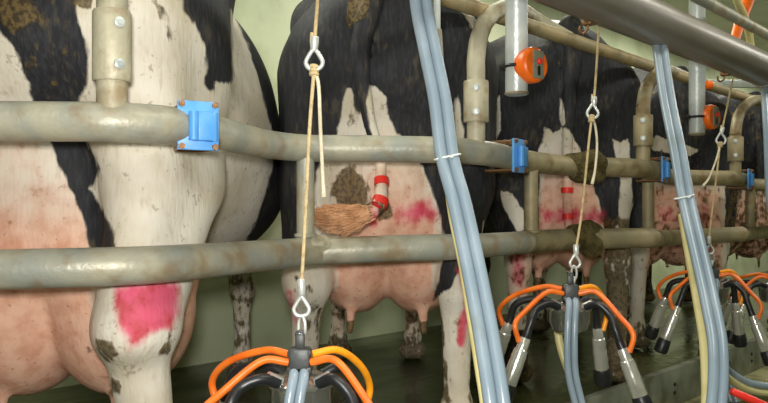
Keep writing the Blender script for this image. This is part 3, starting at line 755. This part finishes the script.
for i, (px,py,Y,dz) in enumerate(((300,346,1.12,0),(570.5,283,1.12,.0),(713,268,1.12,.1),(774,272,1.12,-.1))):
    o = kproto if i == 0 else copy_tree(kproto)
    o.location = pty(px,py,Y); o.rotation_euler = (0,0,ROTZ+[0,-.05,-.25,-.3][i]); CL.append(o)
    tag(o, LABK[i], 'milking cluster', 'milking clusters on cords')
mb = MB(); b = CL[1].location
mb.tube([pt(556,318,2.34),pt(560,345,2.32),pt(568,370,2.30),pt(580,398,2.28),pt(590,430,2.25)], .012, 14, 8)
tag(mb.build('cream_tube', M['cream']), 'cream tube hanging behind the cluster of the third cow', 'hose')

# ------------------------------------------------------------------ cords
def cord(lab, top, fer, knot, mid, end, loose, s=1.0):
    """top..end: (px,py,Y). fer: upper fitting; end: lower fitting; loose: the free strand"""
    A = pty(*top); Fp = pty(*fer); K = pty(*knot); E = pty(*end)
    root = tag(empty('lifting_cord', A), lab, 'cord', 'cords that carry the clusters')
    def q(*p): return rel(root, list(p))
    def fitting(name, p, dirn, ln):
        p = q(p)[0]; d = dirn.normalized()
        mb = MB(); mb.lathe([(-ln/2,.0062),(-ln*.4,.008),(ln*.1,.0085),(ln/2,.0068)], p, d, 14); return mb.build(name, M['ferrule'], root)
    d1 = (Fp-A).normalized()
    MB().tube(q(A, A.lerp(Fp,.5)+Vector((.002,0,0)), Fp), .0036, 8, 6).build('upper_strand', M['cord'], root)
    MB().tube(q(Fp-d1*.02+RT*-.006, Fp+RT*-.006), .0034, 8, 0).build('cut_end', M['cord'], root)
    fitting('ferrule', Fp, d1, .026)
    def drop(name, c, ln):
        mb = MB(); c = q(c)[0]
        pts = [c+Vector((0,0,ln/2))]; w = ln*.42
        loop = [(0,.5),(-.30,.12),(-.46,-.18),(-.32,-.44),(0,-.52),(.32,-.44),(.46,-.18),(.30,.12),(0,.5)]
        pts = [c+RT*(x*ln*.85)+Vector((0,0,y*ln)) for x, y in loop]
        mb.tube(pts, .0042, 10, 5); return mb.build(name, M['ferrule'], root)
    th = Fp.lerp(K,.55); drop('thimble', th, (Fp-K).length*.78)
    mb = MB(); kk = q(K)[0]
    for dz in (-.006,.001,.008): mb.torus(kk+Vector((0,0,dz)), (.2,.1,1), .006, .0042, 16, 8)
    mb.build('knot', M['cord'], root)
    MB().tube(q(K, *[pty(*m) for m in mid], E), .0036, 8, 6).build('lower_strand', M['cord'], root)
    MB().tube(q(K, *[pty(*m) for m in loose]), [.0036]*(len(loose))+[.0048], 8, 6).build('loose_strand', M['cordw'], root)
    fitting('lower_ferrule', E, Vector((.05,0,-1)), .032)
    return root, E, drop, q
def finish(c, E, ring, link, drop, q):
    root = c; R1 = pty(*ring); drop('lower_thimble', R1, .038)
    Lk = pty(*link)
    mb = MB(); mb.torus(q(Lk)[0], tuple(FW*.9+RT*.4), .0075, .0033, 24, 8, stretch=2.7); mb.build('chain_link', M['ferrule'], root)
    B = Lk+Vector((0,0,-.022)); mb = MB(); mb.torus(q(B)[0], tuple(RT), .006, .003, 20, 8, stretch=1.7); mb.build('chain_link', M['ferrule'], root)
c, E, dr, q = cord('cord nearest the camera, hanging before the middle black cow with a loose white end',
    (321,-72,1.06),(314.5,43,1.10),(314,71,1.105),[(309.5,130,1.11),(306,205,1.115)],(301.5,287,1.12),[(318.5,85,1.10),(320.5,130,1.10),(323,180,1.105),(324,197,1.105)])
finish(c, E, (301.5,306,1.12), (302,327,1.12), dr, q)
c, E, dr, q = cord('cord hanging from the pipeline hook before the third cow',
    (599,23,1.055),(594,101,1.08),(591.5,119,1.085),[(588,150,1.09),(582,210,1.11)],(576,250,1.12),[(595,125,1.085),(597,145,1.085),(595,170,1.085),(592,184,1.085)])
finish(c, E, (575,261,1.12), (574,273,1.12), dr, q)
c, E, dr, q = cord('cord farthest to the right, slanting down from the pipeline to the half hidden cluster',
    (733,78,1.055),(722,130,1.08),(720,145,1.085),[(716,180,1.09),(711,220,1.11)],(709,240,1.12),[(716,160,1.085),(709,178,1.085),(703,186,1.085)])
finish(c, E, (710,249,1.12), (712,258,1.12), dr, q)

# ------------------------------------------------------------------ light
def area(name, loc, size, energy, col, rot=(0,0,0), sy=None):
    l = bpy.data.lights.new(name, 'AREA'); l.energy = energy; l.color = col; l.size = size
    if sy: l.shape = 'RECTANGLE'; l.size_y = sy
    o = bpy.data.objects.new(name, l); COL.objects.link(o); o.location = loc; o.rotation_euler = rot; return o
fl = area('flash', FW*.02+Vector((-.03,.02,CZ+.10)), .10, 29, (1,.97,.92)); fl.rotation_euler = (math.radians(90),0,ROTZ)
for x in (-1.2, 1.4, 4.0, 6.6, 9.2): area('ceiling_tube', (x,.0,2.62), 1.4, 22, (1,.98,.88), (0,0,0), .45)
for x in (1.0, 4.0, 7.0, 10.0): area('stall_tube', (x,2.45,2.62), 1.4, 34, (1,.99,.86), (0,0,0), .45)
w = bpy.data.worlds.new('World'); SC.world = w; w.use_nodes = True
w.node_tree.nodes['Background'].inputs[0].default_value = (.8,.85,.75,1); w.node_tree.nodes['Background'].inputs[1].default_value = .22

# ------------------------------------------------------------------ camera
cd = bpy.data.cameras.new('camera'); cam = bpy.data.objects.new('camera', cd); COL.objects.link(cam)
cam.location = (0,0,CZ); cam.rotation_euler = (math.radians(90), 0, ROTZ)
cd.sensor_width = 36; cd.lens = 36*FPX/768; cd.shift_y = (HY-201.5)/768; cd.clip_start = .02
SC.camera = cam
SC.view_settings.view_transform = 'Standard'; SC.view_settings.look = 'None'; SC.view_settings.gamma = 1; SC.view_settings.exposure = 0.2
